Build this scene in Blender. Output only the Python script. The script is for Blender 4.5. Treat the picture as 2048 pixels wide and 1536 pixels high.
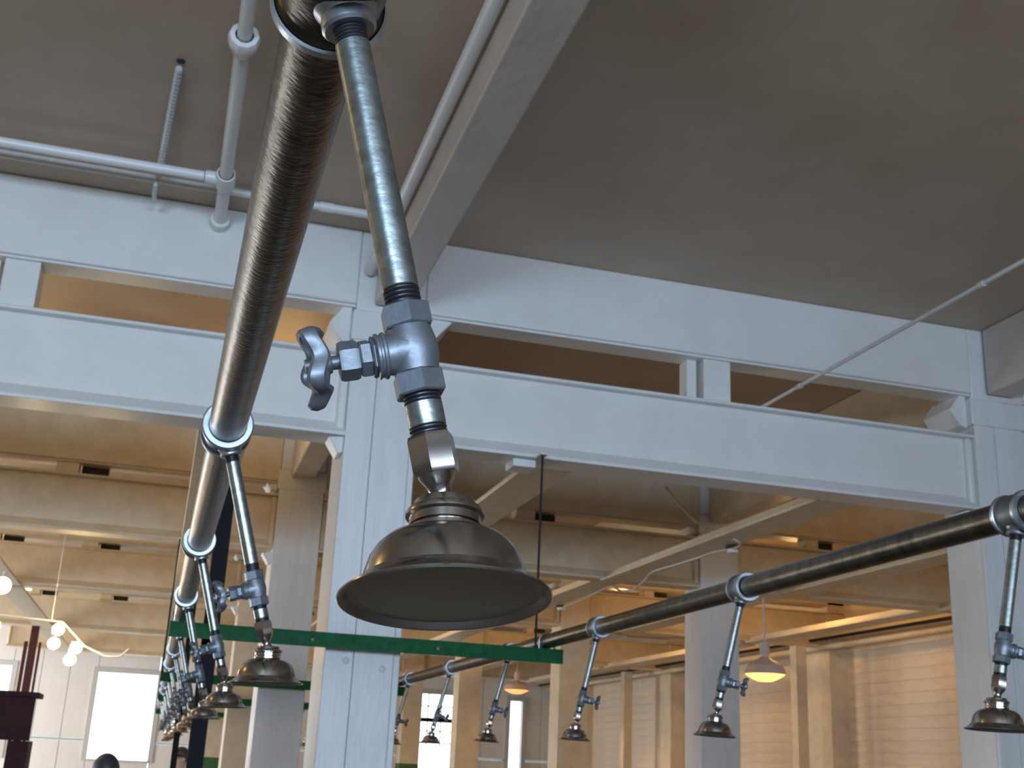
import bpy, math, random
from mathutils import Vector, Matrix
random.seed(7)
for o in list(bpy.data.objects): bpy.data.objects.remove(o)
C = bpy.context.scene.collection
SC = bpy.context.scene
H = 1.6            # height of the eye above the floor; z values below are absolute (floor = 0)

# ------------------------------------------------------------------ camera
def axes(y, p, r):
    cy, sy, cp, sp, cr, sr = math.cos(y), math.sin(y), math.cos(p), math.sin(p), math.cos(r), math.sin(r)
    f = Vector((sy*cp, cy*cp, sp)); r0 = Vector((cy, -sy, 0)); u0 = r0.cross(f)
    return cr*r0 + sr*u0, -sr*r0 + cr*u0, f
RT, UP, FW = axes(.27137, .31336, .046753)
cd = bpy.data.cameras.new('camera'); cam = bpy.data.objects.new('camera', cd); C.objects.link(cam)
m = Matrix((RT, UP, -FW)).transposed().to_4x4(); m.translation = (0, 0, H)
cam.matrix_world = m
cd.sensor_width = 36; cd.lens = 2358.9/2048*36; cd.clip_start = .05; cd.clip_end = 200
cd.dof.use_dof = True; cd.dof.focus_distance = 1.15; cd.dof.aperture_fstop = 22
SC.camera = cam
# ------------------------------------------------------------------ world, daylight, exposure
SC.view_settings.view_transform = 'Standard'; SC.view_settings.look = 'None'
SC.view_settings.gamma = 1; SC.view_settings.use_curve_mapping = False
SC.view_settings.exposure = -.1
w = bpy.data.worlds.new('world'); SC.world = w; w.use_nodes = True
w.node_tree.nodes['Background'].inputs[0].default_value = (.86, .93, 1, 1)
w.node_tree.nodes['Background'].inputs[1].default_value = 3.0
def area(name, loc, target, sx, sy, power, col, spread=180):
    l = bpy.data.lights.new(name, 'AREA'); l.shape = 'RECTANGLE'; l.size = sx; l.size_y = sy
    l.energy = power; l.color = col; l.spread = math.radians(spread)
    o = bpy.data.objects.new(name, l); C.objects.link(o); o.location = loc
    d = Vector(target)-Vector(loc); o.rotation_euler = d.to_track_quat('-Z', 'Z').to_euler(); return o
def point(name, loc, power, col, r=.08):
    l = bpy.data.lights.new(name, 'POINT'); l.energy = power; l.color = col; l.shadow_soft_size = r
    o = bpy.data.objects.new(name, l); C.objects.link(o); o.location = loc; return o
DAY = (.635, .785, 1.0); TUN = (1.0, .60, .22); YEL = (1.0, .70, .26)
# daylight of the windows behind the photographer and of the windows in the left wall
area('window_daylight', (1.0, -6.5, 2.6), (1.0, 10, 2.2), 2.6, 1.5, 185, (.60, .77, 1.0), 120)
area('window_daylight', (-3.0, -6.5, 2.6), (-3.0, 10, 2.2), 2.6, 1.5, 330, (.54, .745, 1.0), 120)
area('window_daylight', (5.0, -6.5, 2.6), (5.0, 10, 2.2), 2.6, 1.5, 80, DAY, 120)
area('side_window_daylight', (-7.9, 13, 1.3), (10, 15, 1.0), 3.2, 1.6, 300, (.92, .96, 1))
area('side_window_daylight', (-7.9, 21, 1.3), (10, 23, 1.0), 3.2, 1.6, 480, (.92, .96, 1))
area('side_window_daylight', (-7.9, 28, 1.3), (10, 27, 1.0), 3.2, 1.6, 600, (.92, .96, 1))
# ------------------------------------------------------------------ materials
def mat(name, base, rough=.5, metal=0., noise=None, nscale=8, bump=0., bscale=60, stretch=None, emit=None, dist=.01, spec=None):
    m = bpy.data.materials.new(name); m.use_nodes = True
    nt = m.node_tree; b = nt.nodes['Principled BSDF']
    b.inputs['Base Color'].default_value = (*base, 1); b.inputs['Roughness'].default_value = rough; b.inputs['Metallic'].default_value = metal
    if spec is not None: b.inputs['Specular IOR Level'].default_value = spec
    if emit:
        b.inputs['Emission Color'].default_value = (*emit[0], 1); b.inputs['Emission Strength'].default_value = emit[1]
    tc = nt.nodes.new('ShaderNodeTexCoord'); src = tc.outputs['Object']
    if stretch:
        mp = nt.nodes.new('ShaderNodeMapping'); mp.inputs['Scale'].default_value = stretch
        nt.links.new(src, mp.inputs['Vector']); src = mp.outputs['Vector']
    if noise:
        n = nt.nodes.new('ShaderNodeTexNoise'); n.inputs['Scale'].default_value = nscale; n.inputs['Detail'].default_value = 6
        n.inputs['Roughness'].default_value = .65
        nt.links.new(src, n.inputs['Vector'])
        r = nt.nodes.new('ShaderNodeValToRGB'); r.color_ramp.elements[0].position = .32; r.color_ramp.elements[1].position = .68
        r.color_ramp.elements[0].color = (*noise, 1); r.color_ramp.elements[1].color = (*base, 1)
        nt.links.new(n.outputs['Fac'], r.inputs['Fac']); nt.links.new(r.outputs['Color'], b.inputs['Base Color'])
    if bump:
        n2 = nt.nodes.new('ShaderNodeTexNoise'); n2.inputs['Scale'].default_value = bscale; n2.inputs['Detail'].default_value = 4
        nt.links.new(src, n2.inputs['Vector'])
        bp = nt.nodes.new('ShaderNodeBump'); bp.inputs['Strength'].default_value = bump; bp.inputs['Distance'].default_value = dist
        nt.links.new(n2.outputs['Fac'], bp.inputs['Height']); nt.links.new(bp.outputs['Normal'], b.inputs['Normal'])
    return m
WHITE = mat('white_gloss_paint', (.78, .77, .75), .38, noise=(.72, .70, .67), nscale=2.5, bump=.35, bscale=35, dist=.004)
COLP = mat('column_paint', (.77, .77, .76), .42, noise=(.70, .70, .69), nscale=14, bump=.5, bscale=40, dist=.005, stretch=(1, 1, .18))
CEIL = mat('ceiling_paint', (.56, .44, .33), .46, noise=(.46, .345, .245), nscale=1.1, bump=.25, bscale=26, dist=.004)  # white ceiling, with the brown of the warm light put into its colour
UNDER = mat('warm_lit_cream_paint', (.70, .60, .44), .45, noise=(.60, .49, .335), nscale=5, bump=.3, bscale=40, dist=.004)  # tan base carries the warm light on the rear beams and columns
CREAM = mat('cream_wall_paint', (.80, .68, .54), .5, noise=(.70, .55, .39), nscale=3, bump=.3, bscale=30, dist=.004, stretch=(1, .6, 2))
BACKW = mat('pale_wall_paint', (.80, .76, .72), .55, noise=(.76, .71, .66), nscale=2)
FLOORM = mat('grey_concrete', (.20, .18, .16), .6, noise=(.16, .145, .13), nscale=3, bump=.2)
HEADER = mat('weathered_steel_pipe', (.155, .136, .102), .31, .92, noise=(.062, .052, .038), nscale=9, bump=.6, bscale=60, dist=.002, stretch=(1, 2.2, 1))
GALV = mat('galvanised_steel', (.42, .47, .47), .34, .95, noise=(.24, .27, .265), nscale=42, bump=.22, bscale=60, dist=.002, stretch=(1, 1, 1.8))
CAST = mat('cast_grey_metal', (.225, .245, .275), .46, .7, noise=(.18, .20, .22), nscale=40, bump=.25, bscale=160, dist=.001)
NICK = mat('dark_nickel', (.42, .39, .365), .22, 1.0, noise=(.36, .335, .31), nscale=20)
FACE = mat('dull_spray_plate', (.34, .29, .21), .42, .55, noise=(.29, .245, .175), nscale=12)
THREAD = mat('black_thread', (.055, .055, .06), .38, .7)
RING = mat('bright_zinc', (.42, .46, .50), .36, .95, noise=(.48, .51, .54), nscale=50, bump=.3, bscale=120, dist=.001)
GREEN = mat('green_enamel', (.010, .12, .034), .5, spec=.12, noise=(.006, .07, .026), nscale=20, bump=.2, bscale=60, dist=.002)
BLACK = mat('black_paint', (.012, .012, .014), .5, spec=.06, bump=.1)
ROD = mat('dark_threaded_rod', (.018, .02, .018), .6, .0, spec=.2)
WPIPE = mat('white_painted_pipe', (.76, .75, .73), .32, bump=.2, bscale=50, dist=.002)
WIRE = mat('pale_cable', (.55, .47, .42), .5)
MAROON = mat('maroon_paint', (.10, .018, .015), .45, spec=.2, noise=(.07, .018, .016), nscale=6)
WOOD = mat('dark_cherry_wood', (.055, .014, .017), .5, spec=.08, noise=(.035, .015, .016), nscale=5, stretch=(1, 1, 8))
SHADE = mat('white_enamel_shade', (.62, .52, .46), .4)
LAMPG = mat('lit_lamp_glass', (.9, .6, .3), .4, emit=((1, .52, .13), 2.6))
LAMPO = mat('lit_amber_glass', (.9, .5, .25), .4, emit=((1, .42, .14), 1.5))
BULB = mat('lit_spot_bulb', (1, .9, .7), .3, emit=((1, .80, .45), 26.0))
FIXT = mat('white_fixture', (.75, .72, .66), .4)
FRAME = mat('grey_window_frame', (.55, .53, .50), .5)
DARK = mat('dark_recess', (.03, .028, .025), .7)
GDADO = mat('green_dado_paint', (.03, .11, .02), .45)
SKIN = mat('skin', (.62, .38, .27), .5); HAIR = mat('dark_hair', (.045, .035, .045), .45, bump=.4, bscale=90)
CLO1 = mat('dark_purple_cloth', (.09, .07, .13), .8); CLO2 = mat('black_cloth', (.03, .03, .035), .8); JEANS = mat('blue_jeans', (.06, .09, .16), .8)
SHOE = mat('dark_shoe', (.03, .025, .02), .5)
gm = bpy.data.materials.new('window_glass'); gm.use_nodes = True
_nt = gm.node_tree; _nt.nodes.clear()
_o = _nt.nodes.new('ShaderNodeOutputMaterial'); _mx = _nt.nodes.new('ShaderNodeMixShader'); _t = _nt.nodes.new('ShaderNodeBsdfTransparent'); _g = _nt.nodes.new('ShaderNodeBsdfGlossy')
_g.inputs['Roughness'].default_value = .05; _mx.inputs[0].default_value = .06
_nt.links.new(_t.outputs[0], _mx.inputs[1]); _nt.links.new(_g.outputs[0], _mx.inputs[2]); _nt.links.new(_mx.outputs[0], _o.inputs[0])
GLASS = gm
# ------------------------------------------------------------------ mesh builder
def basis(d):
    d = Vector(d).normalized(); a = Vector((0, 0, 1)) if abs(d.z) < .9 else Vector((1, 0, 0))
    u = d.cross(a).normalized(); v = d.cross(u).normalized(); return u, v, d
ZOOM = []
class MB:
    def __init__(s): s.v = []; s.f = []
    def box(s, x0, x1, y0, y1, z0, z1):
        b = len(s.v); s.v += [(x, y, z) for x in (x0, x1) for y in (y0, y1) for z in (z0, z1)]
        s.f += [tuple(b+i for i in q) for q in ((0,1,3,2),(4,6,7,5),(0,4,5,1),(2,3,7,6),(0,2,6,4),(1,5,7,3))]; return s
    def prism(s, pts, y0, y1, ax='y'):
        n = len(pts); b = len(s.v)
        for yy in (y0, y1):
            for (a, c) in pts: s.v.append((a, yy, c) if ax == 'y' else ((yy, a, c) if ax == 'x' else (a, c, yy)))
        s.f.append(tuple(b+i for i in range(n))); s.f.append(tuple(b+n+i for i in reversed(range(n))))
        for i in range(n): j = (i+1) % n; s.f.append((b+i, b+n+i, b+n+j, b+j))
        return s
    def lathe(s, o, d, prof, seg=32, caps=True, mod=None, rot=0.):
        """prof: list of (s along d, radius)"""
        u, v, d = basis(d); o = Vector(o); b = len(s.v)
        for (t, r) in prof:
            for k in range(seg):
                a = 2*math.pi*k/seg + rot; rr = r*(mod(a, t) if mod else 1)
                s.v.append(tuple(o + d*t + u*(rr*math.cos(a)) + v*(rr*math.sin(a))))
        for i in range(len(prof)-1):
            for k in range(seg):
                k2 = (k+1) % seg; s.f.append((b+i*seg+k, b+i*seg+k2, b+(i+1)*seg+k2, b+(i+1)*seg+k))
        if caps:
            s.f.append(tuple(b+k for k in reversed(range(seg)))); e = b+(len(prof)-1)*seg; s.f.append(tuple(e+k for k in range(seg)))
        return s
    def tube(s, pts, r, seg=12, closed=False, caps=True):
        pts = [Vector(p) for p in pts]; b = len(s.v); n = len(pts); pu = None
        for i, p in enumerate(pts):
            if closed: d = pts[(i+1) % n]-pts[i-1]
            else: d = pts[min(i+1, n-1)]-pts[max(i-1, 0)]
            d.normalize()
            if pu is None: u, v, _ = basis(d)
            else: u = (pu - d*pu.dot(d)).normalized(); v = d.cross(u)
            pu = u; rr = r[i] if isinstance(r, (list, tuple)) else r
            for k in range(seg):
                a = 2*math.pi*k/seg; s.v.append(tuple(p + u*(rr*math.cos(a)) + v*(rr*math.sin(a))))
        for i in range(n if closed else n-1):
            j = (i+1) % n
            for k in range(seg):
                k2 = (k+1) % seg; s.f.append((b+i*seg+k, b+i*seg+k2, b+j*seg+k2, b+j*seg+k))
        if caps and not closed:
            s.f.append(tuple(b+k for k in reversed(range(seg)))); e = b+(n-1)*seg; s.f.append(tuple(e+k for k in range(seg)))
        return s
    def build(s, name, mt, parent=None, bevel=0, loc=None, smooth=True, label=None):
        me = bpy.data.meshes.new(name); loc = Vector(loc) if loc else Vector((0, 0, 0))
        for (c, k) in ZOOM: s.v = [tuple(c+(Vector(p)-c)*k) for p in s.v]
        me.from_pydata([tuple(Vector(p)-loc) for p in s.v], [], s.f)
        me.validate(); me.update(); me.materials.append(mt)
        bpy_bm(me)
        if smooth:
            me.polygons.foreach_set('use_smooth', [True]*len(me.polygons)); me.set_sharp_from_angle(angle=math.radians(32))
        o = bpy.data.objects.new(name, me); C.objects.link(o); o.location = loc
        if parent is not None:
            o.parent = parent
            o.matrix_parent_inverse = Matrix.Translation(parent.location).inverted()
        if bevel:
            bv = o.modifiers.new('bevel', 'BEVEL'); bv.width = bevel; bv.segments = 2; bv.limit_method = 'ANGLE'; bv.angle_limit = math.radians(40)
        if label: o['label'] = label
        return o
import bmesh
def bpy_bm(me):
    bm = bmesh.new(); bm.from_mesh(me); bmesh.ops.recalc_face_normals(bm, faces=bm.faces); bm.to_mesh(me); bm.free()
def tag(o, label, cat, group=None):
    o['label'] = label; o['category'] = cat
    if group: o['group'] = group
    return o
def thing(name, label, cat, loc=(0, 0, 0), group=None):
    o = bpy.data.objects.new(name, None); C.objects.link(o); o.location = loc; o.empty_display_size = .1
    return tag(o, label, cat, group)
def struct(o): o['kind'] = 'structure'; return o
ORD = ['first', 'second', 'third', 'fourth', 'fifth', 'sixth', 'seventh', 'eighth', 'ninth', 'tenth']

# ------------------------------------------------------------------ room shell
ZC = 3.40+H; XL, XR, YF, YB = -8.2, 10.52, -7.2, 31.5
struct(MB().box(XL-.2, XR+.2, YF-.2, YB+.4, ZC, ZC+.2).build('ceiling', CEIL, loc=(1, 12, ZC), smooth=False))
struct(MB().box(XL-.2, XR+.2, YF-.2, YB+.4, -.2, 0).build('floor', FLOORM, loc=(1, 12, 0), smooth=False))
struct(MB().box(XL-.2, XL, YF, YB, 0, ZC).build('wall_left', CREAM, loc=(XL, 12, 0), smooth=False))
struct(MB().box(XL, XR, YF-.2, YF, 0, ZC).build('wall_front', CREAM, loc=(1, YF, 0), smooth=False))
# right wall: board-marked, each board course a piece of its own
wr = struct(MB().box(XR+.02, XR+.22, YF, YB, 0, ZC).build('wall_right', CREAM, loc=(XR, 12, 0), smooth=False))
z = 0.; bmesh_cache = {}
k = 0
while z < ZC-.01:
    hh = .17
    j = [0, .0015, -.001, .0025, .0008][k % 5]
    key = k % 5
    if key not in bmesh_cache:
        o = MB().box(XR-.004-j, XR+.02, YF+.01, YB-.01, 0, hh-.0025).build('board', CREAM, smooth=False)
        bmesh_cache[key] = o.data
    else:
        o = bpy.data.objects.new('board', bmesh_cache[key]); C.objects.link(o)
    o.location = (0, 0, z); o.parent = wr; o.matrix_parent_inverse = Matrix.Translation(wr.location).inverted()
    z += hh; k += 1
# back wall openings; narrow rightmost window added for a daylit wall: (x0, x1, z0, z1)
WIN = [(-1.46, .0, -.27+H, 1.78+H), (6.55, 7.62, -.6+H, 1.74+H), (9.12, 9.50, -1.0+H, 1.69+H), (-4.6, -3.42, -.3+H, 1.8+H)]
WIN.sort()
wb = bpy.data.objects.new('wall_back', None); C.objects.link(wb); wb.location = (1, YB, 0); wb['kind'] = 'structure'
x = XL; edges = [XL]
for (a, b2, _, _) in WIN: edges += [a, b2]
edges.append(XR)
def panel(x0, x1, z0, z1):
    MB().box(x0+.006, x1-.006, YB+random.choice((0, .008)), YB+.3, z0+.004, z1-.004).build('panel', BACKW, wb, smooth=False)
for i in range(0, len(edges), 2):
    a, b2 = edges[i], edges[i+1]; n = max(1, round((b2-a)/.62)); st = (b2-a)/n
    for q in range(n):
        panel(a+q*st, a+(q+1)*st, 0, .14+H); panel(a+q*st, a+(q+1)*st, .17+H, ZC)
for i, (a, b2, z0, z1) in enumerate(WIN):
    panel(a, b2, 0, z0); panel(a, b2, z1, ZC)
    wn = bpy.data.objects.new('window_%d' % (i+1), None); C.objects.link(wn); wn.location = ((a+b2)/2, YB, z0); wn['kind'] = 'structure'
    f = MB(); t = .05
    f.box(a-.10, a+.02, YB-.03, YB+.16, z0-.04, z1+.1); f.box(b2-.02, b2+.10, YB-.03, YB+.16, z0-.04, z1+.1)
    f.box(a+.02, b2-.02, YB-.03, YB+.16, z1-.01, z1+.1); f.box(a+.02, b2-.02, YB-.06, YB+.16, z0-.04, z0)
    f.build('window_frame', FRAME, wn, smooth=False)
    MB().box(a, b2, YB+.12, YB+.126, z0, z1).build('pane', GLASS, wn, smooth=False)
    if 6 < a < 7:
        zz = z1-.32
        MB().box(a+.02, b2-.02, YB+.02, YB+.08, z1-.72, z1-.62).build('window_rail', BLACK, wn, smooth=False)
        for q in range(1, 3):
            MB().box(a+q*(b2-a)/3-.012, a+q*(b2-a)/3+.012, YB+.05, YB+.07, z0+1., z1-.01).build('glazing_bar', BLACK, wn, smooth=False)
        for zz in (z1-.32, z1-.95, z1-1.25):
            MB().box(a+.02, b2-.02, YB+.05, YB+.07, zz-.012, zz+.012).build('glazing_bar', BLACK, wn, smooth=False)
tr = MB()
for (a, b2) in zip(edges[::2], edges[1::2]): tr.box(a+.1, b2-.1, YB-.012, YB+.2, .14+H, .17+H)
struct(tr.build('trim_1', mat('thin_green_line', (.10, .26, .18), .5), loc=(1, YB, 1.7), smooth=False))

# ------------------------------------------------------------------ frames: columns, beams, channels
ROWS = [7.3, 12.15, 17.05, 23.3, 28.8]
XC = [(.94, 1.405), (5.68, 6.145), (10.2, 10.52)]
rowname = ['nearest', 'second', 'third', 'fourth', 'fifth']
def column(x0, x1, y, row, ci):
    xm = (x0+x1)/2; d = .56 if ci == 0 else (.43 if ci == 1 else .8)
    lab = {0: ['thick white square column standing behind the nearest shower head, with a seam down its face',
               'white column directly behind and left of the nearest thick one, beside the black post',
               'narrow sliver of pale column left of the second column in the left row',
               'fourth pale column of the left row, mostly hidden behind nearer columns',
               'last pale column of the left row, hidden near the far end'],
           1: ['white column at the right edge, crossed by the near end of the right pipe',
               'beige-sided white column behind the second shower of the right pipe',
               'grey-brown column behind the third shower of the right pipe',
               'tan column with green base between the window and the fourth right-hand shower',
               'tan column with green base just right of the thick nearest column'],
           2: [None, None, 'pale pilaster on the right wall beside the thin grey post', 'far pale pilaster on the right wall beyond the lit pendant lamp', 'farthest pilaster at the end of the right wall']}[ci][row]
    t = thing('column', lab, 'column' if ci < 2 else 'pilaster', (xm, y+d/2, 0))
    yb = y+d; ztop = ZC
    b = MB()
    if row == 0:
        # boarded face: recessed core, two front boards with a joint, corner strip
        b.box(x0+.012, x1-.012, y+.02, yb, 0, 2.80+H).build('core', COLP, t, bevel=.006)
        xs = x0+.175
        MB().box(x0, xs-.002, y, y+.03, 0, 2.62+H).build('board', COLP, t, bevel=.004)
        MB().box(xs+.002, x1-.045, y, y+.03, 0, 2.62+H).build('board', COLP, t, bevel=.004)
        MB().box(x1-.041, x1, y+.012, yb, 0, 2.62+H).build('corner_strip', COLP, t, bevel=.008)
        MB().box(x0, x0+.03, y+.034, yb, 0, 2.62+H).build('side_board', COLP, t, bevel=.004)
        for (bx, bz) in ((x0+.13, .565), (x1-.11, .53)):
            MB().lathe((bx, y-.0, bz+H), (0, -1, 0), [(0, .022), (.006, .020), (.012, .012), (.014, .004)], 12).build('bolt_head', COLP, t)
    else:
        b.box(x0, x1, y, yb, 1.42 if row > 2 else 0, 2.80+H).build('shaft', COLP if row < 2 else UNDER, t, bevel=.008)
        if row > 2: MB().box(x0-.003, x1+.003, y-.003, yb+.003, 0, 1.42+(.14 if row == 4 else .1)).build('painted_base', GDADO, t, bevel=.008)
    if ci < 2:
        zt = 2.84
        MB().box(x0-.02, x1+.02, y-.01, yb, 2.62+H, 2.83+H).build('capital', COLP, t, bevel=.01)
        MB().box(x0+.001, x1-.001, y+.005, yb-.02, 2.83+H, ZC).build('head_block', COLP, t, bevel=.01)
        for s, xe, wd in ((-1, x0-.018, .15), (1, x1+.018, .19)):
            pts = [(xe, 2.88+H), (xe+s*.06, 2.86+H), (xe+s*wd*.95, 2.74+H), (xe+s*wd*.75, 2.69+H), (xe+s*.06, 2.62+H), (xe, 2.60+H)]
            if s > 0: pts = [(xe, 2.88+H), (xe+wd, 2.86+H), (xe+wd*.55, 2.76+H), (xe+.02, 2.64+H), (xe, 2.60+H)]
            MB().prism(pts, y+.05, y+.40).build('gusset', COLP, t, bevel=.008)
        MB().prism([(x0-.10, 1.955+H), (x0+.0, 1.965+H), (x0+.0, 1.86+H), (x0-.03, 1.85+H)], y+.03, y+.22).build('seat_bracket', COLP, t, bevel=.006)
    return t
for ri, y in enumerate(ROWS):
    for ci, (a, b2) in enumerate(XC):
        if ci == 2 and ri < 2: continue
        column(a, b2, y, ri, ci)
        y = ROWS[ri]
def channel(x0, x1, y, z0, z1, lab, mt):
    t = thing('channel_beam', lab, 'beam', ((x0+x1)/2, y+.13, z0))
    MB().box(x0, x1, y+.075, y+.115, z0+.02, z1-.02).build('web', mt, t)
    MB().box(x0, x1, y, y+.27, z1-.024, z1).build('top_flange', mt, t, bevel=.006)
    # rolled lower edge: face comes forward to the bottom flange
    MB().prism([(y+.074, z0+.10), (y+.0, z0+.022), (y, z0), (y+.27, z0), (y+.27, z0+.022), (y+.116, z0+.03), (y+.116, z0+.10)], x0, x1, 'x').build('bottom_flange', mt, t, bevel=.004)
    for xe in (x0, x1-.06):
        MB().box(xe, xe+.06, y+.03, y+.1, z0+.02, z1-.02).build('end_plate', mt, t, bevel=.02)
    return t
def upper(x0, x1, y, z0, lab, mt, d=.24):
    t = thing('ceiling_beam', lab, 'beam', ((x0+x1)/2, y+d/2, z0))
    MB().box(x0, x1, y, y+d, z0, ZC).build('beam_body', mt, t, bevel=.012)
    MB().box(x0, x1, y+.02, y+d-.02, z0-.018, z0).build('soffit_strip', mt, t, bevel=.004)
    return t
BAYS = [(-3.35, .94, 'left of the first column line'), (1.405, 5.68, 'between the two column lines'), (6.145, 10.5, 'right of the second column line')]
LAST = {}
for ri, y in enumerate(ROWS):
    for bi, (a, b2, wh) in enumerate(BAYS):
        if bi == 2 and ri == 0: b2 = 9.0
        zb, zt, zu = [(1.965, 2.54, 2.87), (2.0, 2.57, 2.70), (2.04, 2.59, 2.70), (2.04, 2.59, 2.72), (2.04, 2.58, 2.75)][ri]
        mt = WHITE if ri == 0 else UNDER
        nm = ['nearest', 'second', 'third', 'fourth', 'fifth'][ri]
        channel(a, b2, y if ri else y, zb+H, zt+H, '%s white channel beam %s, below the gap' % (nm, wh), mt)
        upper(a, b2, y, zu+H, '%s beam against the ceiling, %s' % (nm, wh), mt, .24 if ri == 0 else .3)
        # short blocks in the gap
        for (px, pw) in ((a+2.11, .21), (a+.9, .16)) if ri else ((a+2.11, .21),):
            if ri == 0 and bi == 1: px = 3.465
            tag(MB().box(px, px+pw, y+.04, y+.25, zt+H, zu+H-.018).build('spacer_block', mt, loc=(px+pw/2, y+.14, zt+H), bevel=.005),
                '%s white spacer block, %s beam pair, %s' % ('wide' if pw > .2 else 'narrow', nm, wh), 'block')
            if ri == 0:
                tag(MB().box(px-.105, px-.03, y+.10, y+.235, zt+H+.0, zu+H-.018).build('rear_stub', mt, loc=(px-.07, y+.4, zt+H), bevel=.005),
                    'thin white stub behind the nearest spacer block, %s' % wh, 'block')
            else:
                tag(MB().box(px+pw+.02, px+pw+.28, y+.20, y+.26, zu+H-.085, zu+H-.02).build('dark_gap_box', DARK, loc=(px+pw+.15, y+.23, zu+H-.06)),  # black box put in for a dark hole in the gap
                    'black box for a dark hole beside %s block, %s beam pair, %s' % ('wide' if pw > .2 else 'narrow', nm, wh), 'dark box')
# longitudinal beams from the column heads
def lbeam(x0, x1, y0, y1, z0, lab, mt=WHITE):
    return tag(MB().box(x0, x1, y0, y1, z0, ZC).build('long_beam', mt, loc=((x0+x1)/2, (y0+y1)/2, z0), bevel=.015), lab, 'beam')
LB = mat('long_beam_paint', (.64, .55, .48), .36, noise=(.55, .48, .42), nscale=6, bump=.5, bscale=22, dist=.006, stretch=(1, .5, 1))
lbeam(1.056, 1.29, -3, 7.28, 2.87+H, 'painted beam running overhead from the nearest thick column towards the viewer', LB)
lbeam(5.80, 6.03, -3, 7.28, 2.87+H, 'painted beam running from the right-edge column top towards the viewer', LB)
for ri in range(4):
    for ci, (a, b2) in enumerate(XC[:2]):
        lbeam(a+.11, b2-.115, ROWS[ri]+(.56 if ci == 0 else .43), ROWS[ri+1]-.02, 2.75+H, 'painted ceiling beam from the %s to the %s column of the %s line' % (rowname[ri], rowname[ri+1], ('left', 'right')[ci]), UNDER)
# joists hung between the channels
jn = 0
for (x0, x1) in ((.035, .365), (2.24, 2.58), (4.48, 4.81), (6.55, 6.88), (8.72, 9.05), (-2.25, -1.92)):
    for ri in range(4):
        if x0 < 0 and ri < 1: continue
        z0 = (2.0 if ri else 1.968)+H; ya = ROWS[ri]+.275; yb = ROWS[ri+1]-.004
        t = thing('joist', '%s length of cream joist %s' % (['first', 'second', 'third', 'fourth'][ri], {0: 'above the left pipe', 2: 'right of the first column line', 4: 'with a cable along it', 6: 'right of the cabled joist', 8: 'nearest the right wall', -2: 'at the far left'}[int(x0) if x0 > -1 else -2]), 'joist', ((x0+x1)/2, (ya+yb)/2, z0))
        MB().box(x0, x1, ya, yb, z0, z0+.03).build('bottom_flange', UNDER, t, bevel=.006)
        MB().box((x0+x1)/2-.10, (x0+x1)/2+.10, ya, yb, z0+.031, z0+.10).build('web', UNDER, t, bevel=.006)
        if ri == 0 and 1 < x0 < 3: MB().box(x0-.16, x0+.0, ya-.22, ya-.03, z0-.06, z0-.006).build('end_bracket', WHITE, t, bevel=.006)

# ------------------------------------------------------------------ posts
def post(name, x0, x1, y0, y1, z1, mt, lab, cat='post'):
    t = thing(name, lab, cat, ((x0+x1)/2, (y0+y1)/2, 0))
    ym = (y0+y1)/2
    MB().box(x0, x1, y0, y0+.015, 0, z1).build('front_flange', mt, t, bevel=.003)
    MB().box(x0, x1, y1-.015, y1, 0, z1).build('rear_flange', mt, t, bevel=.003)
    MB().box((x0+x1)/2-.012, (x0+x1)/2+.012, y0+.015, y1-.015, 0, z1).build('web', mt, t)
    MB().box(x0-.04, x1+.04, y0-.04, y1+.04, 0, .015).build('base_plate', mt, t)
    return t
post('steel_post', .222, .318, 7.62, 7.72, 1.965+H, BLACK, 'black steel post standing behind the left shower pipe under the nearest beam')
post('steel_post', .20, .255, 11.86, 11.92, 1.955+H, BLACK, 'thin black post just left of the thick black one, under the pipe end')
for i, (x0, y) in enumerate(((9.58, 17.0), (9.45, 24.0))):
    t = thing('slim_post', ['slim grey-fronted post standing beside the lit pendant lamp', 'slim brown-fronted post farther along the right wall'][i], 'post', (x0+.09, y+.1, 0))
    MB().box(x0, x0+.185, y, y+.2, 0, 2.03+H).build('shaft', UNDER, t, bevel=.006)
    MB().box(x0-.03, x0+.22, y-.03, y+.23, 0, .02).build('base_plate', UNDER, t)
t = thing('maroon_post', 'maroon painted steel post rising above the dark wooden cabinet at far left', 'post', (-2.05, 21.5, 0))
MB().box(-2.14, -2.02, 21.4, 21.5, 0, 1.88+H).build('shaft', MAROON, t, bevel=.004)
MB().box(-2.22, -2.165, 21.42, 21.5, 0, 1.62+H).build('side_rail', MAROON, t, bevel=.004)
MB().box(-1.99, -1.955, 21.42, 21.5, 0, 1.62+H).build('side_rail', MAROON, t, bevel=.004)
# dark wooden display cabinet
t = thing('display_cabinet', 'tall dark cherry wooden display cabinet at the lower left corner', 'cabinet', (-1.6, 12.2, 0))
xr, zt = -1.035, .456+H
MB().box(-2.3, xr, 12.0, 12.45, zt-.045, zt).build('top_board', WOOD, t, bevel=.004)
MB().box(-2.28, xr-.03, 12.02, 12.06, zt-.43, zt-.047).build('header_board', WOOD, t, bevel=.003)
for xx in (xr-.21, -2.28): MB().box(xx, xx+.18, 12.02, 12.44, 0, zt-.432).build('side_stile', WOOD, t, bevel=.003)
MB().box(-1.52, -1.46, 12.03, 12.09, .1, zt-.432).build('divider', WOOD, t, bevel=.003)
for zz in (.15, .75, 1.15): MB().box(-2.1, xr-.22, 12.1, 12.44, zz, zz+.03).build('shelf', WOOD, t, bevel=.003)

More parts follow.
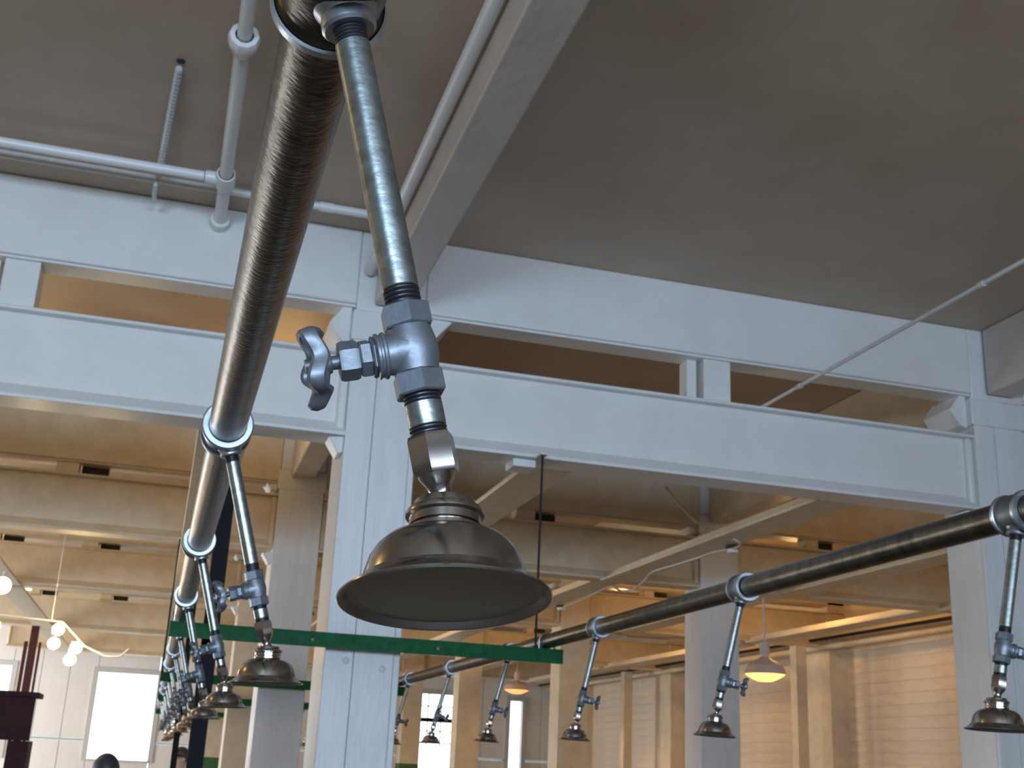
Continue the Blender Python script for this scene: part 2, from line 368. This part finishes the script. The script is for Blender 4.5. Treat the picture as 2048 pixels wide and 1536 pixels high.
# ------------------------------------------------------------------ header pipes
ZP = .755+H; RP = .0445
def header(x, y0, y1, lab, ring_y):
    t = thing('header_pipe', lab, 'pipe', (x, (y0+y1)/2, ZP))
    ys = [y0]+ring_y+[y1]
    for a, b2 in zip(ys[:-1], ys[1:]):
        if b2-a > .2: MB().lathe((x, a+.001, ZP), (0, 1, 0), [(0, RP), (b2-a-.002, RP)], 40).build('pipe_length', HEADER, t)
    MB().lathe((x, y1, ZP), (0, 1, 0), [(-.05, RP+.008), (.012, RP+.008), (.02, .03)], 24).build('end_cap', RING, t)
    return t
XLH, XRH = .0815, 2.305
YT = [1.02]+[1.17+1.712*n for n in range(1, 14)]
YR = [1.15, 2.80, 4.51, 6.25, 8.02, 9.75]+[1.17+1.712*n for n in range(6, 14)]
header(XLH, -.4, 24.3, 'long weathered steel water pipe overhead on the left, carrying the nearest showers', [YT[0]] + [y for y in YT[1:]])
header(XRH, 1.2, 24.3, 'long weathered steel water pipe coming from the right edge and crossing to the centre', YR)

# ------------------------------------------------------------------ shower
def lerp(a, b, t): return a+(b-a)*t
def shower_parts(root, T, D, B, axis, first=False, seg=32):
    """T tee centre, D unit arm direction, B unit branch direction, axis = up axis of the head"""
    T = Vector(T); D = Vector(D).normalized(); B = Vector(B); B = (B-D*B.dot(D)).normalized(); A = Vector(axis).normalized()
    S = seg
    # tee fitting around the header pipe
    m = MB(); L = .072 if first else .052
    prof = [(-L, RP+.001), (-L, .0555), (-L+.004, .0585), (-L+.014, .0585), (-L+.018, .0555), (-L+.024, .0535), (-.020, .055), (0, .0565), (.020, .055), (L-.024, .0535), (L-.018, .0555), (L-.014, .0585), (L-.004, .0585), (L, .0555), (L, RP+.001)]
    m.lathe(T, (0, 1, 0), prof, 48, caps=False)
    tee = m.build('tee_fitting', HEADER if first else CAST, root)
    for s in (-1, 1):
        r = MB().lathe(T+Vector((0, s*(L-.009), 0)), (0, s, 0), [(-.007, .0586), (-.005, .0615), (.005, .0615), (.009, .058), (.0092, RP+.002)], 48, caps=False)
        r.build('tee_rim', RING, tee)
    if first: ZOOM.append((T, 1.033))
    m = MB(); m.lathe(T, D, [(.030, .036), (.048, .030), (.054, .0255), (.058, .0265), (.066, .0265), (.069, .024), (.069, .017)], S, caps=True)
    m.build('outlet_boss', RING, tee)
    def thr(s0, s1, r, name='thread'):
        m = MB(); n = max(2, int((s1-s0)/.0034)); pr = []
        for i in range(n):
            a = s0+(s1-s0)*i/n; st_ = (s1-s0)/n; pr += [(a, r-.0012), (a+st_*.35, r+.0004), (a+st_*.65, r+.0004)]
        pr.append((s1, r-.0009)); m.lathe(T, D, pr, S); return m
    thr(.069, .084, .0160).build('upper_thread', THREAD, root)
    MB().lathe(T, D, [(.084, .0160), (.085, .0167), (.336, .0167), (.337, .0160)], S).build('supply_arm', GALV, root)
    thr(.337, .354, .0162).build('lower_thread', THREAD, root)
    # valve
    u, v, _ = basis(D); rot = math.atan2(B.dot(v), B.dot(u))
    rt = rot+math.pi/6
    val = thing_part('valve', root, T+D*.396*(1.04 if first else 1))
    def hexa(s0, s1, rr, mt, name, par, dd=D, oo=T, rot_=rt, ch=.0015):
        return MB().lathe(oo, dd, [(s0, rr*.88), (s0, rr*.93), (s0+ch, rr), (s1-ch, rr), (s1, rr*.93), (s1, rr*.88)], 6, rot=rot_).build(name, mt, par)
    hexa(.354, .3755, .0237, CAST, 'hex_collar', val)
    hexa(.4175, .438, .0237, CAST, 'hex_collar', val)
    b = MB().lathe(T, D, [(.3757, .0200), (.380, .0208), (.388, .0225), (.396, .0233), (.404, .0225), (.412, .0208), (.4173, .0200)], S)
    b.build('valve_body', CAST, val)
    V = T+D*.397
    b = MB().lathe(V, B, [(.002, .0232), (.010, .0218), (.016, .0196), (.022, .0182), (.024, .0185), (.0245, .0205), (.0255, .0212), (.0275, .0205), (.0285, .0192), (.0300, .0192), (.031, .0205), (.033, .0205), (.034, .0180)], S)
    b.build('bonnet', CAST, val)
    uB, vB, _ = basis(B)
    hexa(.034, .0375, .0190, CAST, 'hex_shoulder', val, B, V, .3)
    hexa(.0376, .0485, .0168, CAST, 'bonnet_nut', val, B, V, .55)
    hexa(.0490, .0665, .0178, CAST, 'packing_nut', val, B, V, .3, .003)
    MB().lathe(V, B, [(.0665, .0062), (.096, .0062)], 16).build('valve_stem', CAST, val)
    # handwheel: scalloped dished rim, hub and spokes
    w = MB(); R0 = .0305; N = 5; n = 60; pts = []
    O = V+B*.079
    ring = []
    for i in range(n):
        a = 2*math.pi*i/n; wv = math.cos(N*a)
        rr = R0+.0040*wv; ax = .008+.0035*wv
        cdir = uB*math.cos(a)+vB*math.sin(a)
        ring.append((O+B*ax+cdir*rr, cdir))
    b0 = len(w.v); sg = 8
    for p, cdir in ring:
        for k in range(sg):
            a = 2*math.pi*k/sg; w.v.append(tuple(p+cdir*(.0054*math.cos(a))+B*(.0082*math.sin(a))))
    for i in range(n):
        j = (i+1) % n
        for k in range(sg):
            k2 = (k+1) % sg; w.f.append((b0+i*sg+k, b0+i*sg+k2, b0+j*sg+k2, b0+j*sg+k))
    whl = w.build('handwheel', CAST, val)
    h = MB().lathe(O, B, [(-.006, .0085), (-.002, .0105), (.006, .0105), (.010, .007)], 20)
    for i in range(N):
        a = 2*math.pi*(i+.5)/N if i >= 0 else 0
        cdir = uB*math.cos(a)+vB*math.sin(a)
        h.tube([O+cdir*.006+B*.001, O+cdir*.018+B*.003, O+cdir*.028+B*.006], [.0052, .0046, .0052], 8)
    h.build('wheel_spokes', CAST, val)
    # nipple and swivel joint
    thr(.438, .4455, .0162).build('nipple_thread', THREAD, root)
    MB().lathe(T, D, [(.4455, .0160), (.4463, .0167), (.4665, .0167), (.4673, .0160)], S).build('nipple', GALV, root)
    thr(.4673, .475, .0162).build('nipple_thread', THREAD, root)
    hexa(.475, .510, .0215, NICK, 'swivel_nut', root, rot_=rt+.35, ch=.004)
    J = T+D*.545
    Pn = T+D*.509
    m = MB().lathe(Pn, D, [(0, .0175), (.005, .0155), (.011, .0115), (.017, .0095), (.022, .0098), (.028, .0125), (.034, .017)], S)
    m.build('swivel_neck', NICK, root)
    # head: s measured downwards from J along -A
    if first: ZOOM.insert(0, (J-D*.012, 1.03))
    dn = -A
    m = MB().lathe(J, dn, [(-.010+(q+.010)*1.09, r_) for q, r_ in [(-.010, .012), (-.010, .0255), (-.0075, .0265), (-.005, .027), (-.003, .0315), (-.0005, .0330), (.002, .0330), (.0035, .0300), (.0095, .0300), (.010, .0268), (.0115, .0268), (.012, .0310), (.0150, .0310), (.0155, .028), (.017, .0275)]], 48)
    col = m.build('collar', NICK, root)
    prof = [(.0185, .028), (.0188, .0325), (.0205, .0410), (.0245, .0495), (.0310, .0565), (.0400, .0622), (.0510, .0658), (.0582, .0670), (.0590, .0694), (.0618, .0712), (.0662, .0755), (.0702, .0815), (.0722, .0846), (.0734, .0858), (.0746, .0850), (.0749, .0838)]
    inner = [(.0747, .0828), (.0725, .0808), (.0695, .0785), (.0685, .0740)]
    m = MB().lathe(J, dn, prof+inner, 64, caps=False)
    hd = m.build('shower_head', NICK, root)
    MB().lathe(J, dn, [(.0685, .0750), (.0685, .070), (.0675, .05), (.0670, .0)], 48, caps=False).build('spray_plate', FACE, hd)
    rr = MB(); uA, vA, _ = basis(dn)
    rr.tube([J+dn*.0732+(uA*math.cos(2*math.pi*i/64)+vA*math.sin(2*math.pi*i/64))*.0850 for i in range(64)], .0020, 8, closed=True)
    rr.build('rim_bead', NICK, hd)
    ZOOM.clear()
def thing_part(name, root, loc):
    o = bpy.data.objects.new(name, None); C.objects.link(o); o.parent = root
    o.matrix_parent_inverse = Matrix.Translation(root.location).inverted(); o.location = loc; o.empty_display_size = .05
    return o
def copy_tree(o, parent=None, dloc=None):
    c = o.copy(); C.objects.link(c)
    if parent is not None:
        mi = o.matrix_parent_inverse.copy(); c.parent = parent; c.matrix_parent_inverse = mi
    for ch in [q for q in ALL if q.parent == o]: copy_tree(ch, c)
    return c
ALL = []
T0 = (XLH, YT[0], ZP)
s0 = thing('shower', 'nearest large shower with grey handwheel valve, hanging from the left pipe', 'shower', T0)
shower_parts(s0, T0, (.254, -.020, -.967), (-.96, .08, -.27), (-.02, .18, 1), True, 40)
T1 = (XLH, YT[1], ZP)
s1 = thing('shower', 'second shower on the left pipe, seen edge-on in front of the pale column', 'shower', T1, 'showers on the left pipe')
shower_parts(s1, T1, (.286, 0.0, -.958), (-.95, -.12, -.286), (-.03, -.01, 1), False, 24)
T1r = (XRH, YR[1], ZP)
r1 = thing('shower', 'shower at the right edge of the frame, first on the right pipe', 'shower', T1r, 'showers on the right pipe')
shower_parts(r1, T1r, (-.228, 0.0, -.973), (.93, -.30, -.22), (.03, -.01, 1), False, 24)
bpy.context.view_layer.update()
ALL = list(bpy.data.objects)
LL = ['third shower on the left pipe, just left of the second and lower', 'fourth shower on the left pipe, before the black post', 'fifth shower on the left pipe, overlapping the black post', 'sixth shower on the left pipe, left of the black post']
RR = ['second shower on the right pipe, in front of the beige-sided column', 'third shower on the right pipe, in front of the grey-brown column', 'fourth shower on the right pipe, hanging below the green bar end', 'fifth shower on the right pipe, in front of the barred window', 'sixth shower on the right pipe, half hidden by the thick column']
for i, n in enumerate(range(2, 14)):
    c = copy_tree(s1); c.location = (XLH+random.uniform(-.003, .003), YT[n], ZP); c.rotation_euler = (0, random.uniform(-.02, .02), random.uniform(-.03, .03))
    c['label'] = LL[i] if i < len(LL) else 'small far shower in the dense cluster at the far end of the left pipe'
for i, n in enumerate(range(2, 14)):
    c = copy_tree(r1); c.location = (XRH, YR[n], ZP); c.rotation_euler = (0, random.uniform(-.02, .02), random.uniform(-.06, .06))
    c['label'] = RR[i] if i < len(RR) else 'tiny far shower on the right pipe beyond the thick column'

# ------------------------------------------------------------------ green angle bars and hanger rods
for i, y in enumerate([7.14, 11.98, 16.85, 23.1]):
    zt = ZP-RP-.002; x0, x1 = .02, 2.40
    t = thing('angle_bar', ['long green angle bar in front of the thick column, carrying both pipes', 'second green angle bar, partly hidden behind the black post', 'third green angle bar glimpsed between the columns', 'farthest green angle bar under the pipes'][i], 'bar', (1.2, y, zt))
    m = MB(); hs = [.84, 1.60] ; a = .007; zc = zt-.048
    xs = [x0]+[q for hh in hs for q in (hh-a, hh+a)]+[x1]
    for q in range(0, len(xs), 2): m.box(xs[q], xs[q+1], y, y+.008, zt-.088, zt)
    for hh in hs: m.box(hh-a, hh+a, y, y+.008, zt-.088, zc-a); m.box(hh-a, hh+a, y, y+.008, zc+a, zt)
    m.build('upright_leg', GREEN, t)
    MB().box(x0, x1, y+.0085, y+.085, zt-.008, zt).build('flat_leg', GREEN, t)
    for hx in (1.08, 1.30, .13, 2.24):
        MB().lathe((hx, y, zt-.045), (0, -1, 0), [(0, .010), (.004, .010), (.006, .006)], 8).build('bolt', GREEN, t)
    ztop = (1.965, 2.0, 2.04, 2.04)[i]+H
    for j, hx in enumerate(((.145 if i == 0 else .022), 2.232)):
        m = MB().tube([(hx, y+.05, zt-.06), (hx, y+.05, ztop-.004)], .0075, 10)
        rd = thing('hanger_rod', '%s dark threaded rod hanging from the %s channel beam to its green bar' % (('left', 'right')[j], rowname[i]), 'rod', (hx, y+.05, zt))
        m.build('rod', ROD, rd)
        MB().lathe((hx, y+.05, zt+.001), (0, 0, 1), [(0, .016), (.012, .016)], 6).build('nut', ROD, rd)
        MB().box(hx-.02, hx+.03, y+.02, y+.16, ztop-.010, ztop-.001).build('clip', FIXT, rd)
    for j, hx in enumerate((XLH, XRH)):
        m = MB(); rr = RP+.006
        pts = [(hx-rr, y+.045, zt-.03), (hx-rr, y+.045, ZP)]+[(hx-rr*math.cos(a_), y+.045, ZP+rr*math.sin(a_)) for a_ in [math.pi*q/12 for q in range(1, 12)]]+[(hx+rr, y+.045, ZP), (hx+rr, y+.045, zt-.03)]
        tag(m.tube(pts, .006, 8).build('u_bolt', RING, loc=(hx, y+.045, zt)), 'grey u-bolt holding the %s pipe on the %s green bar' % (('left', 'right')[j], ['first', 'second', 'third', 'farthest'][i]), 'clamp')

# ------------------------------------------------------------------ white ceiling pipes, conduits
t = thing('drain_pipe', 'white painted pipe with ring couplings running along the ceiling to the beam, upper left', 'pipe', (0, 6, 3.285+H))
zq = 3.285+H
MB().lathe((0, 2.0, zq), (0, 1, 0), [(0, .036), (3.15, .036)], 24).build('pipe_length', WPIPE, t)
MB().lathe((0, 5.17, zq), (0, 1, 0), [(0, .040), (2.06, .040)], 24).build('pipe_length', WPIPE, t)
MB().lathe((0, 5.08, zq), (0, 1, 0), [(0, .046), (0, .070), (.02, .078), (.07, .078), (.09, .066), (.14, .055), (.14, .046)], 10, caps=False).build('coupling', WPIPE, t)
MB().lathe((0, 7.22, zq), (0, 1, 0), [(0, .046), (0, .062), (.02, .066), (.075, .066), (.078, .046)], 20).build('wall_ring', WPIPE, t)
MB().lathe((0, 6.57, zq), (0, 1, 0), [(0, .046), (0, .055), (.02, .060), (.14, .060), (.16, .055), (.16, .046)], 20, caps=False).lathe((-.02, 6.65, zq), (-1, 0, 0), [(0, .04), (.08, .04), (.1, .036)], 16).build('tee', WPIPE, t)
tag(MB().lathe((-.125, 6.65, zq), (-1, 0, 0), [(0, .030), (3.2, .030)], 20).build('conduit', WPIPE, loc=(-1.5, 6.65, zq)), 'thicker of two white horizontal pipes at the upper left, ending at the hanging pipe', 'pipe')
t = thing('conduit', 'thinner white horizontal pipe running above the nearest beam behind the large pipe', 'pipe', (-1, 7.05, 3.35+H))
MB().lathe((-3.3, 6.96, 3.362+H), (1, 0, 0), [(0, .025), (3.95, .025)], 20).build('pipe_length', WPIPE, t)
MB().lathe((.60, 6.96, 3.362+H), (1, 0, 0), [(0, .028), (0, .033), (.09, .033), (.09, .028)], 20, caps=False).build('coupling', WPIPE, t)
MB().lathe((.66, 6.96, 3.362+H), (1, 0, 0), [(0, .029), (.385, .029)], 20).build('pipe_length', WPIPE, t)
# twisted rod
m = MB(); P0 = Vector((-.305, 5.66, 3.385+H)); P1 = Vector((-.395, 6.86, 3.335+H))
n = 64
m.tube([P0.lerp(P1, i/n)+Vector((0, 0, 0)) for i in range(n+1)], [.0165+.006*(i % 2) for i in range(n+1)], 10)
m.tube([P1, P1+Vector((-.01, .02, -.05)), P1+Vector((-.015, .10, -.075)), P1+Vector((-.015, .25, -.055))], .014, 10)
tag(m.build('ribbed_cable', mat('ribbed_pale_metal', (.62, .66, .66), .45, .3), loc=tuple(P0)), 'pale ribbed flexible cable from the ceiling wrapped down over the two white pipes', 'cable')
tag(MB().lathe((-.30, 5.61, ZC-.001), (0, 0, -1), [(0, .022), (.006, .022), (.008, .01)], 12).build('anchor_plate', DARK, loc=(-.3, 5.61, ZC-.01)), 'small dark ceiling anchor at the top end of the ribbed cable', 'anchor')
tag(MB().lathe((1.005, 0.5, 3.10+H), (0, 1, 0), [(0, .039), (6.75, .039)], 24).build('beam_pipe', WPIPE, loc=(1.0, 4, 3.10+H)), 'white pipe running along the side of the overhead beam above the thick column', 'pipe')
t = thing('thin_conduit', 'thin white conduit crossing the right part of the ceiling diagonally into the beam gap', 'conduit', (4.19, 5, 2.72+H))
MB().lathe((4.19, 1.5, 2.72+H), (0, 1, 0), [(0, .014), (6.7, .014)], 12).build('tube', WPIPE, t)
MB().lathe((4.19, 7.25, 2.72+H), (0, 1, 0), [(0, .015), (0, .019), (.05, .019), (.05, .015)], 12, caps=False).build('coupling', WPIPE, t)
MB().lathe((4.19, 5.2, 2.72+H), (0, 1, 0), [(0, .015), (0, .019), (.05, .019), (.05, .015)], 12, caps=False).build('coupling', WPIPE, t)
# pipes along the right wall
t = thing('wall_pipe', 'cream pipe running along the top of the boarded right wall', 'pipe', (10.37, 20, 2.04+H))
MB().lathe((10.10, 9, 2.03+H), (0, 1, 0), [(0, .05), (22.4, .05)], 16).build('pipe_length', UNDER, t)
MB().box(10.0, 10.5, 9, 31.4, 2.16+H, 2.26+H).build('ledge', UNDER, t, bevel=.01)
tag(MB().lathe((9.9, 9, 2.12+H), (0, 1, 0), [(0, .025), (22.4, .025)], 12).build('thin_wall_pipe', ROD, loc=(9.9, 20, 2.12+H)), 'thin dark pipe beside the cream pipe at the top of the right wall', 'pipe')

# cable on the joist with clips
def P(px, py, Y=None, Z=None):
    d = RT*((px-1024)/2358.9)+UP*(-(py-768)/2358.9)+FW
    t = Y/d.y if Y else (Z)/d.z
    p = d*t; p.z += H; return p
pts = [P(1330, 973, Y=9.75), P(1363, 1014, Y=9.75), P(1392, 1043, Y=9.72), P(1433, 1064, Y=9.7), P(1472, 1080, Z=1.95), P(1480, 1090, Z=1.93), P(1470, 1096, Z=1.93), P(1450, 1100, Z=1.93), P(1425, 1105, Z=1.93), P(1400, 1114, Z=1.93), P(1350, 1130, Z=1.93), P(1305, 1144, Z=1.92), P(1290, 1160, Z=1.91), P(1268, 1178, Z=1.90), P(1243, 1182, Z=1.90), P(1222, 1173, Z=1.93), P(1190, 1187, Z=1.95), P(1150, 1205, Z=1.95), P(1118, 1217, Z=1.95)]
sm = []
for i in range(len(pts)-1):
    a, b2, c2, d2 = pts[max(i-1, 0)], pts[i], pts[i+1], pts[min(i+2, len(pts)-1)]
    for q in range(5):
        s = q/5; sm.append(.5*((2*b2)+(c2-a)*s+(2*a-5*b2+4*c2-d2)*s*s+(3*b2-a-3*c2+d2)*s*s*s))
sm.append(pts[-1])
tag(MB().tube(sm, .012, 8).build('loose_cable', WIRE, loc=tuple(pts[0])), 'loose pale cable drooping under the joist right of the nearest shower head', 'cable')
for i, (p, nm) in enumerate(((P(1465, 1100, Z=1.925), 'nearer'), (P(1122, 1216, Z=1.94), 'farther'))):
    t = thing('junction_box', '%s small grey junction box on the cable under the joist' % nm, 'box', tuple(p))
    MB().lathe(p+Vector((0, 0, .005)), (0, 0, -1), [(0, .05), (.03, .05), (.035, .04)], 16).build('cover', FIXT, t)
    MB().lathe(p+Vector((0, 0, .03)), (0, 0, 1), [(-.02, .06), (.005, .06)], 16).build('back_plate', DARK, t)
# ------------------------------------------------------------------ pendant lamps
def pendant(x, y, zrim, R, lab, glass, pw):
    t = thing('pendant_lamp', lab, 'lamp', (x, y, zrim))
    zc = 2.0+H if y < 15 else ZC
    MB().lathe((x, y, zrim), (0, 0, 1), [(0, R), (.0, R*1.02), (.02, R*1.0), (.10, R*.86), (.14, R*.62), (.17, R*.36), (.20, R*.20), (.23, .05)], 32, caps=False).build('shade', SHADE, t)
    MB().lathe((x, y, zrim), (0, 0, 1), [(.23, .05), (.24, .06), (.36, .055), (.37, .02)], 16).build('socket', SHADE, t)
    MB().tube([(x, y, zrim+.37), (x, y, zc-.001)], .012, 8).build('stem', SHADE, t)
    MB().lathe((x, y, zrim), (0, 0, -1), [(-.012, R*.98), (.015, R*.88), (.05, R*.62), (.075, R*.36), (.08, 0.001)], 28, caps=False).build('glass_diffuser', glass, t)
    l = bpy.data.lights.new('pendant_light', 'SPOT'); l.energy = pw; l.color = TUN; l.spot_size = math.radians(165); l.spot_blend = .25; l.shadow_soft_size = .08
    o = bpy.data.objects.new('pendant_light', l); C.objects.link(o); o.location = (x, y, zrim-.19)
pendant(6.643, 12.5, 1.13+H, .235, 'lit cream pendant lamp hanging right of the beige-sided column', LAMPG, 75)
pendant(7.079, 24.0, 1.50+H, .26, 'smaller far pendant lamp with orange glow above the white-lit wall', LAMPO, 110)
# hidden lamps farther back that warm the ceiling bays
for i, (x, y) in enumerate(((-2.6, 9.7), (3.4, 14.6), (-2.6, 14.4), (3.4, 19.4), (-2.6, 19.4), (7.4, 19.0), (3.4, 24.4), (-2.6, 24.0), (8.2, 14.5), (-5.4, 5.5), (7.6, 9.3), (.7, 10.3), (-1.3, 10.0))):
    point('bay_lamp', (x, y, 2.55+H if i < 9 else 2.95+H), [8, 18, 20, 36, 30, 90, 60, 40, 60, 45, 24, 13, 3][i], YEL if x < 0 else TUN, .3 if i >= 9 else .12)
# spotlights, far left
def spot(p, aim, lab, pw):
    p = Vector(p); aim = Vector(aim).normalized()
    t = thing('spotlight', lab, 'lamp', tuple(p))
    MB().lathe(p, aim, [(-.10, .02), (-.09, .035), (-.03, .045), (.0, .065), (.0, .060)], 20).build('lamp_housing', FIXT, t)
    MB().lathe(p, aim, [(.001, .058), (.03, .062), (.05, .05), (.06, .02)], 20).build('bulb', BULB, t)
    MB().tube([p-aim*.06, p-aim*.09+Vector((0, 0, .10))], .012, 8).build('bracket_arm', FIXT, t)
    q = p+aim*.14
    if pw: point('spot_glow', tuple(q), pw, (1, .70, .36), .05)
spot((-1.13, 14.0, 1.20+H), (.3, -.6, .25), 'upper bright spotlight of the left cluster above the bright window', 14)
spot((-1.15, 14.0, 1.06+H), (.1, -.7, -.5), 'hanging bright bulb below the upper spotlight', 0)
spot((-.92, 14.0, 1.02+H), (.35, -.6, .2), 'second bright spotlight, right of the first', 14)
spot((-.96, 14.0, .90+H), (.1, -.7, -.5), 'lowest bright bulb of the cluster, above the window corner', 0)
spot((-1.215, 9.6, 1.12+H), (.1, -.7, -.1), 'bright bulb cut by the left edge, upper one', 6)
spot((-1.78, 14.0, 1.20+H), (.2, -.7, -.1), 'bright bulb at the left edge beside the maroon post', 0)
t = thing('light_track', 'thin white track carrying the bright spotlights at the left', 'lighting track', (-1.4, 14.1, 1.3+H))
MB().tube([(-1.9, 14.12, 1.34+H), (-1.1, 14.12, 1.30+H), (-.84, 14.12, 1.06+H), (-.6, 14.1, .96+H), (-.45, 14.1, .97+H), (-.36, 14.1, 1.06+H)], .010, 8).build('cable', FIXT, t)
MB().tube([(-1.22, 14.12, 1.31+H), (-1.22, 14.12, ZC)], .005, 6).build('hanger', FIXT, t)
MB().tube([(-1.98, 14.12, 1.38+H), (-1.98, 14.12, ZC)], .005, 6).build('hanger', FIXT, t)

# ------------------------------------------------------------------ people (heads just reach into the frame)
def person(x, y, h, face, lab, cloth, pants):
    """standing figure, face: yaw towards which the person looks"""
    k = h/1.75; t = thing('person', lab, 'person', (x, y, 0))
    ca, sa = math.cos(face), math.sin(face)
    def W(a, b, c): return (x+(a*ca-b*sa)*k, y+(a*sa+b*ca)*k, c*k)      # a right, b forward
    J = {'pelvis': (0, 0, .95), 'waist': (0, 0, 1.08), 'chest': (0, .01, 1.28), 'neck': (0, 0, 1.46), 'neck2': (0, .01, 1.53), 'head': (0, .02, 1.60), 'head2': (0, .02, 1.68)}
    R = {'pelvis': (.15, .11), 'waist': (.13, .095), 'chest': (.16, .11), 'neck': (.07, .06), 'neck2': (.055, .055), 'head': (.070, .085), 'head2': (.074, .090)}
    E = [('pelvis', 'waist'), ('waist', 'chest'), ('chest', 'neck'), ('neck', 'neck2'), ('neck2', 'head'), ('head', 'head2')]
    for s, n in ((-1, 'l'), (1, 'r')):
        J.update({n+'sh': (s*.18, 0, 1.42), n+'el': (s*.23, -.02, 1.13), n+'wr': (s*.24, .06, .88), n+'palm': (s*.24, .09, .81), n+'hip': (s*.09, 0, .90), n+'kn': (s*.10, .02, .50), n+'an': (s*.10, 0, .09), n+'toe': (s*.11, .17, .035)})
        R.update({n+'sh': (.065, .06), n+'el': (.042, .04), n+'wr': (.027, .022), n+'palm': (.040, .018), n+'hip': (.085, .085), n+'kn': (.055, .058), n+'an': (.040, .042), n+'toe': (.04, .028)})
        E += [('chest', n+'sh'), (n+'sh', n+'el'), (n+'el', n+'wr'), (n+'wr', n+'palm'), ('pelvis', n+'hip'), (n+'hip', n+'kn'), (n+'kn', n+'an'), (n+'an', n+'toe')]
        for i in range(5):
            off = (-.03+.02*i) if i < 4 else 0
            if i < 4:
                a = (s*.24, .09+off*.9, .765); b2 = (s*.235, .10+off*.9, .72-.012*(1.5-abs(i-1.5))); rr = .009
            else:
                a = (s*.225, .135, .80); b2 = (s*.215, .15, .765); rr = .010
            J[n+'f%d' % i] = a; J[n+'g%d' % i] = b2; R[n+'f%d' % i] = (rr, rr); R[n+'g%d' % i] = (rr*.8, rr*.8)
            E += [(n+'palm', n+'f%d' % i), (n+'f%d' % i, n+'g%d' % i)]
    keys = list(J); me = bpy.data.meshes.new('body')
    me.from_pydata([Vector(W(*J[q]))-t.location for q in keys], [(keys.index(a), keys.index(b2)) for a, b2 in E], [])
    me.materials.append(SKIN); me.materials.append(cloth); me.materials.append(pants); me.materials.append(SHOE)
    o = bpy.data.objects.new('body', me); C.objects.link(o); o.parent = t
    sk = o.modifiers.new('skin', 'SKIN'); sk.use_smooth_shade = True
    for i, q in enumerate(keys): me.skin_vertices[0].data[i].radius = (R[q][0]*k, R[q][1]*k)
    me.skin_vertices[0].data[0].use_root = True
    ss = o.modifiers.new('sub', 'SUBSURF'); ss.levels = 2; ss.render_levels = 2
    # bake the body so that clothes can be coloured by height on the one continuous mesh
    bpy.context.view_layer.update()
    dg = bpy.context.evaluated_depsgraph_get(); bm2 = bpy.data.meshes.new_from_object(o.evaluated_get(dg))
    o.modifiers.clear(); o.data = bm2
    for p in bm2.polygons:
        c = p.center; z = c.z/k; rx = math.hypot(c.x, c.y)/k; p.use_smooth = True
        p.material_index = 3 if z < .07 else (2 if z < .98 and rx < .20 else (0 if (z > 1.47 or (z < .93 and rx >= .19)) else 1))
    hc = Vector(W(0, .02, 1.66)); fw = Vector((-sa, ca, 0)); rt = Vector((ca, sa, 0))
    # hair cap
    m = MB(); n1, n2 = 10, 20; b0 = 0
    for i in range(n1+1):
        th = math.pi*.62*i/n1
        for j in range(n2):
            ph = 2*math.pi*j/n2; fr = math.sin(ph)
            tt = th*(.70 if fr > .3 else 1.0)
            m.v.append(tuple(hc+rt*(.083*k*math.sin(tt)*math.cos(ph))+fw*(.102*k*math.sin(tt)*math.sin(ph)-.008)+Vector((0, 0, .108*k*math.cos(tt)))))
    for i in range(n1):
        for j in range(n2): j2 = (j+1) % n2; m.f.append((i*n2+j, i*n2+j2, (i+1)*n2+j2, (i+1)*n2+j))
    hr = m.build('hair', HAIR, t)
    sd = hr.modifiers.new('thick', 'SOLIDIFY'); sd.thickness = .008; sd.offset = 1
    for s in (-1, 1):
        MB().lathe(hc+rt*(s*.03*k)+fw*(.086*k)+Vector((0, 0, -.01)), fw, [(0, .012*k), (.006*k, .009*k), (.008*k, .002)], 10).build('eye', FIXT, t)
        MB().lathe(hc+rt*(s*.078*k)+Vector((0, 0, -.02)), rt*s, [(0, .022*k), (.008, .026*k), (.014, .016*k)], 10).build('ear', SKIN, t)
    MB().lathe(hc+fw*(.085*k)+Vector((0, 0, -.015)), fw-Vector((0, 0, .9)), [(0, .008*k), (.025*k, .013*k), (.034*k, .006*k)], 8).build('nose', SKIN, t)
    MB().tube([hc+rt*(-.02*k)+fw*(.088*k)+Vector((0, 0, -.062*k)), hc+fw*(.094*k)+Vector((0, 0, -.064*k)), hc+rt*(.02*k)+fw*(.088*k)+Vector((0, 0, -.062*k))], .005*k, 6).build('mouth', mat('lips', (.5, .2, .17), .5), t)
    return t
person(-.24, 8.0, 1.545, 0.3, 'person in dark purple clothing with dark hair below the bright window, only head top showing', CLO1, JEANS)
person(.335, 13.4, 1.62, 2.0, 'dark-haired person in black standing beyond the black post', CLO2, JEANS)
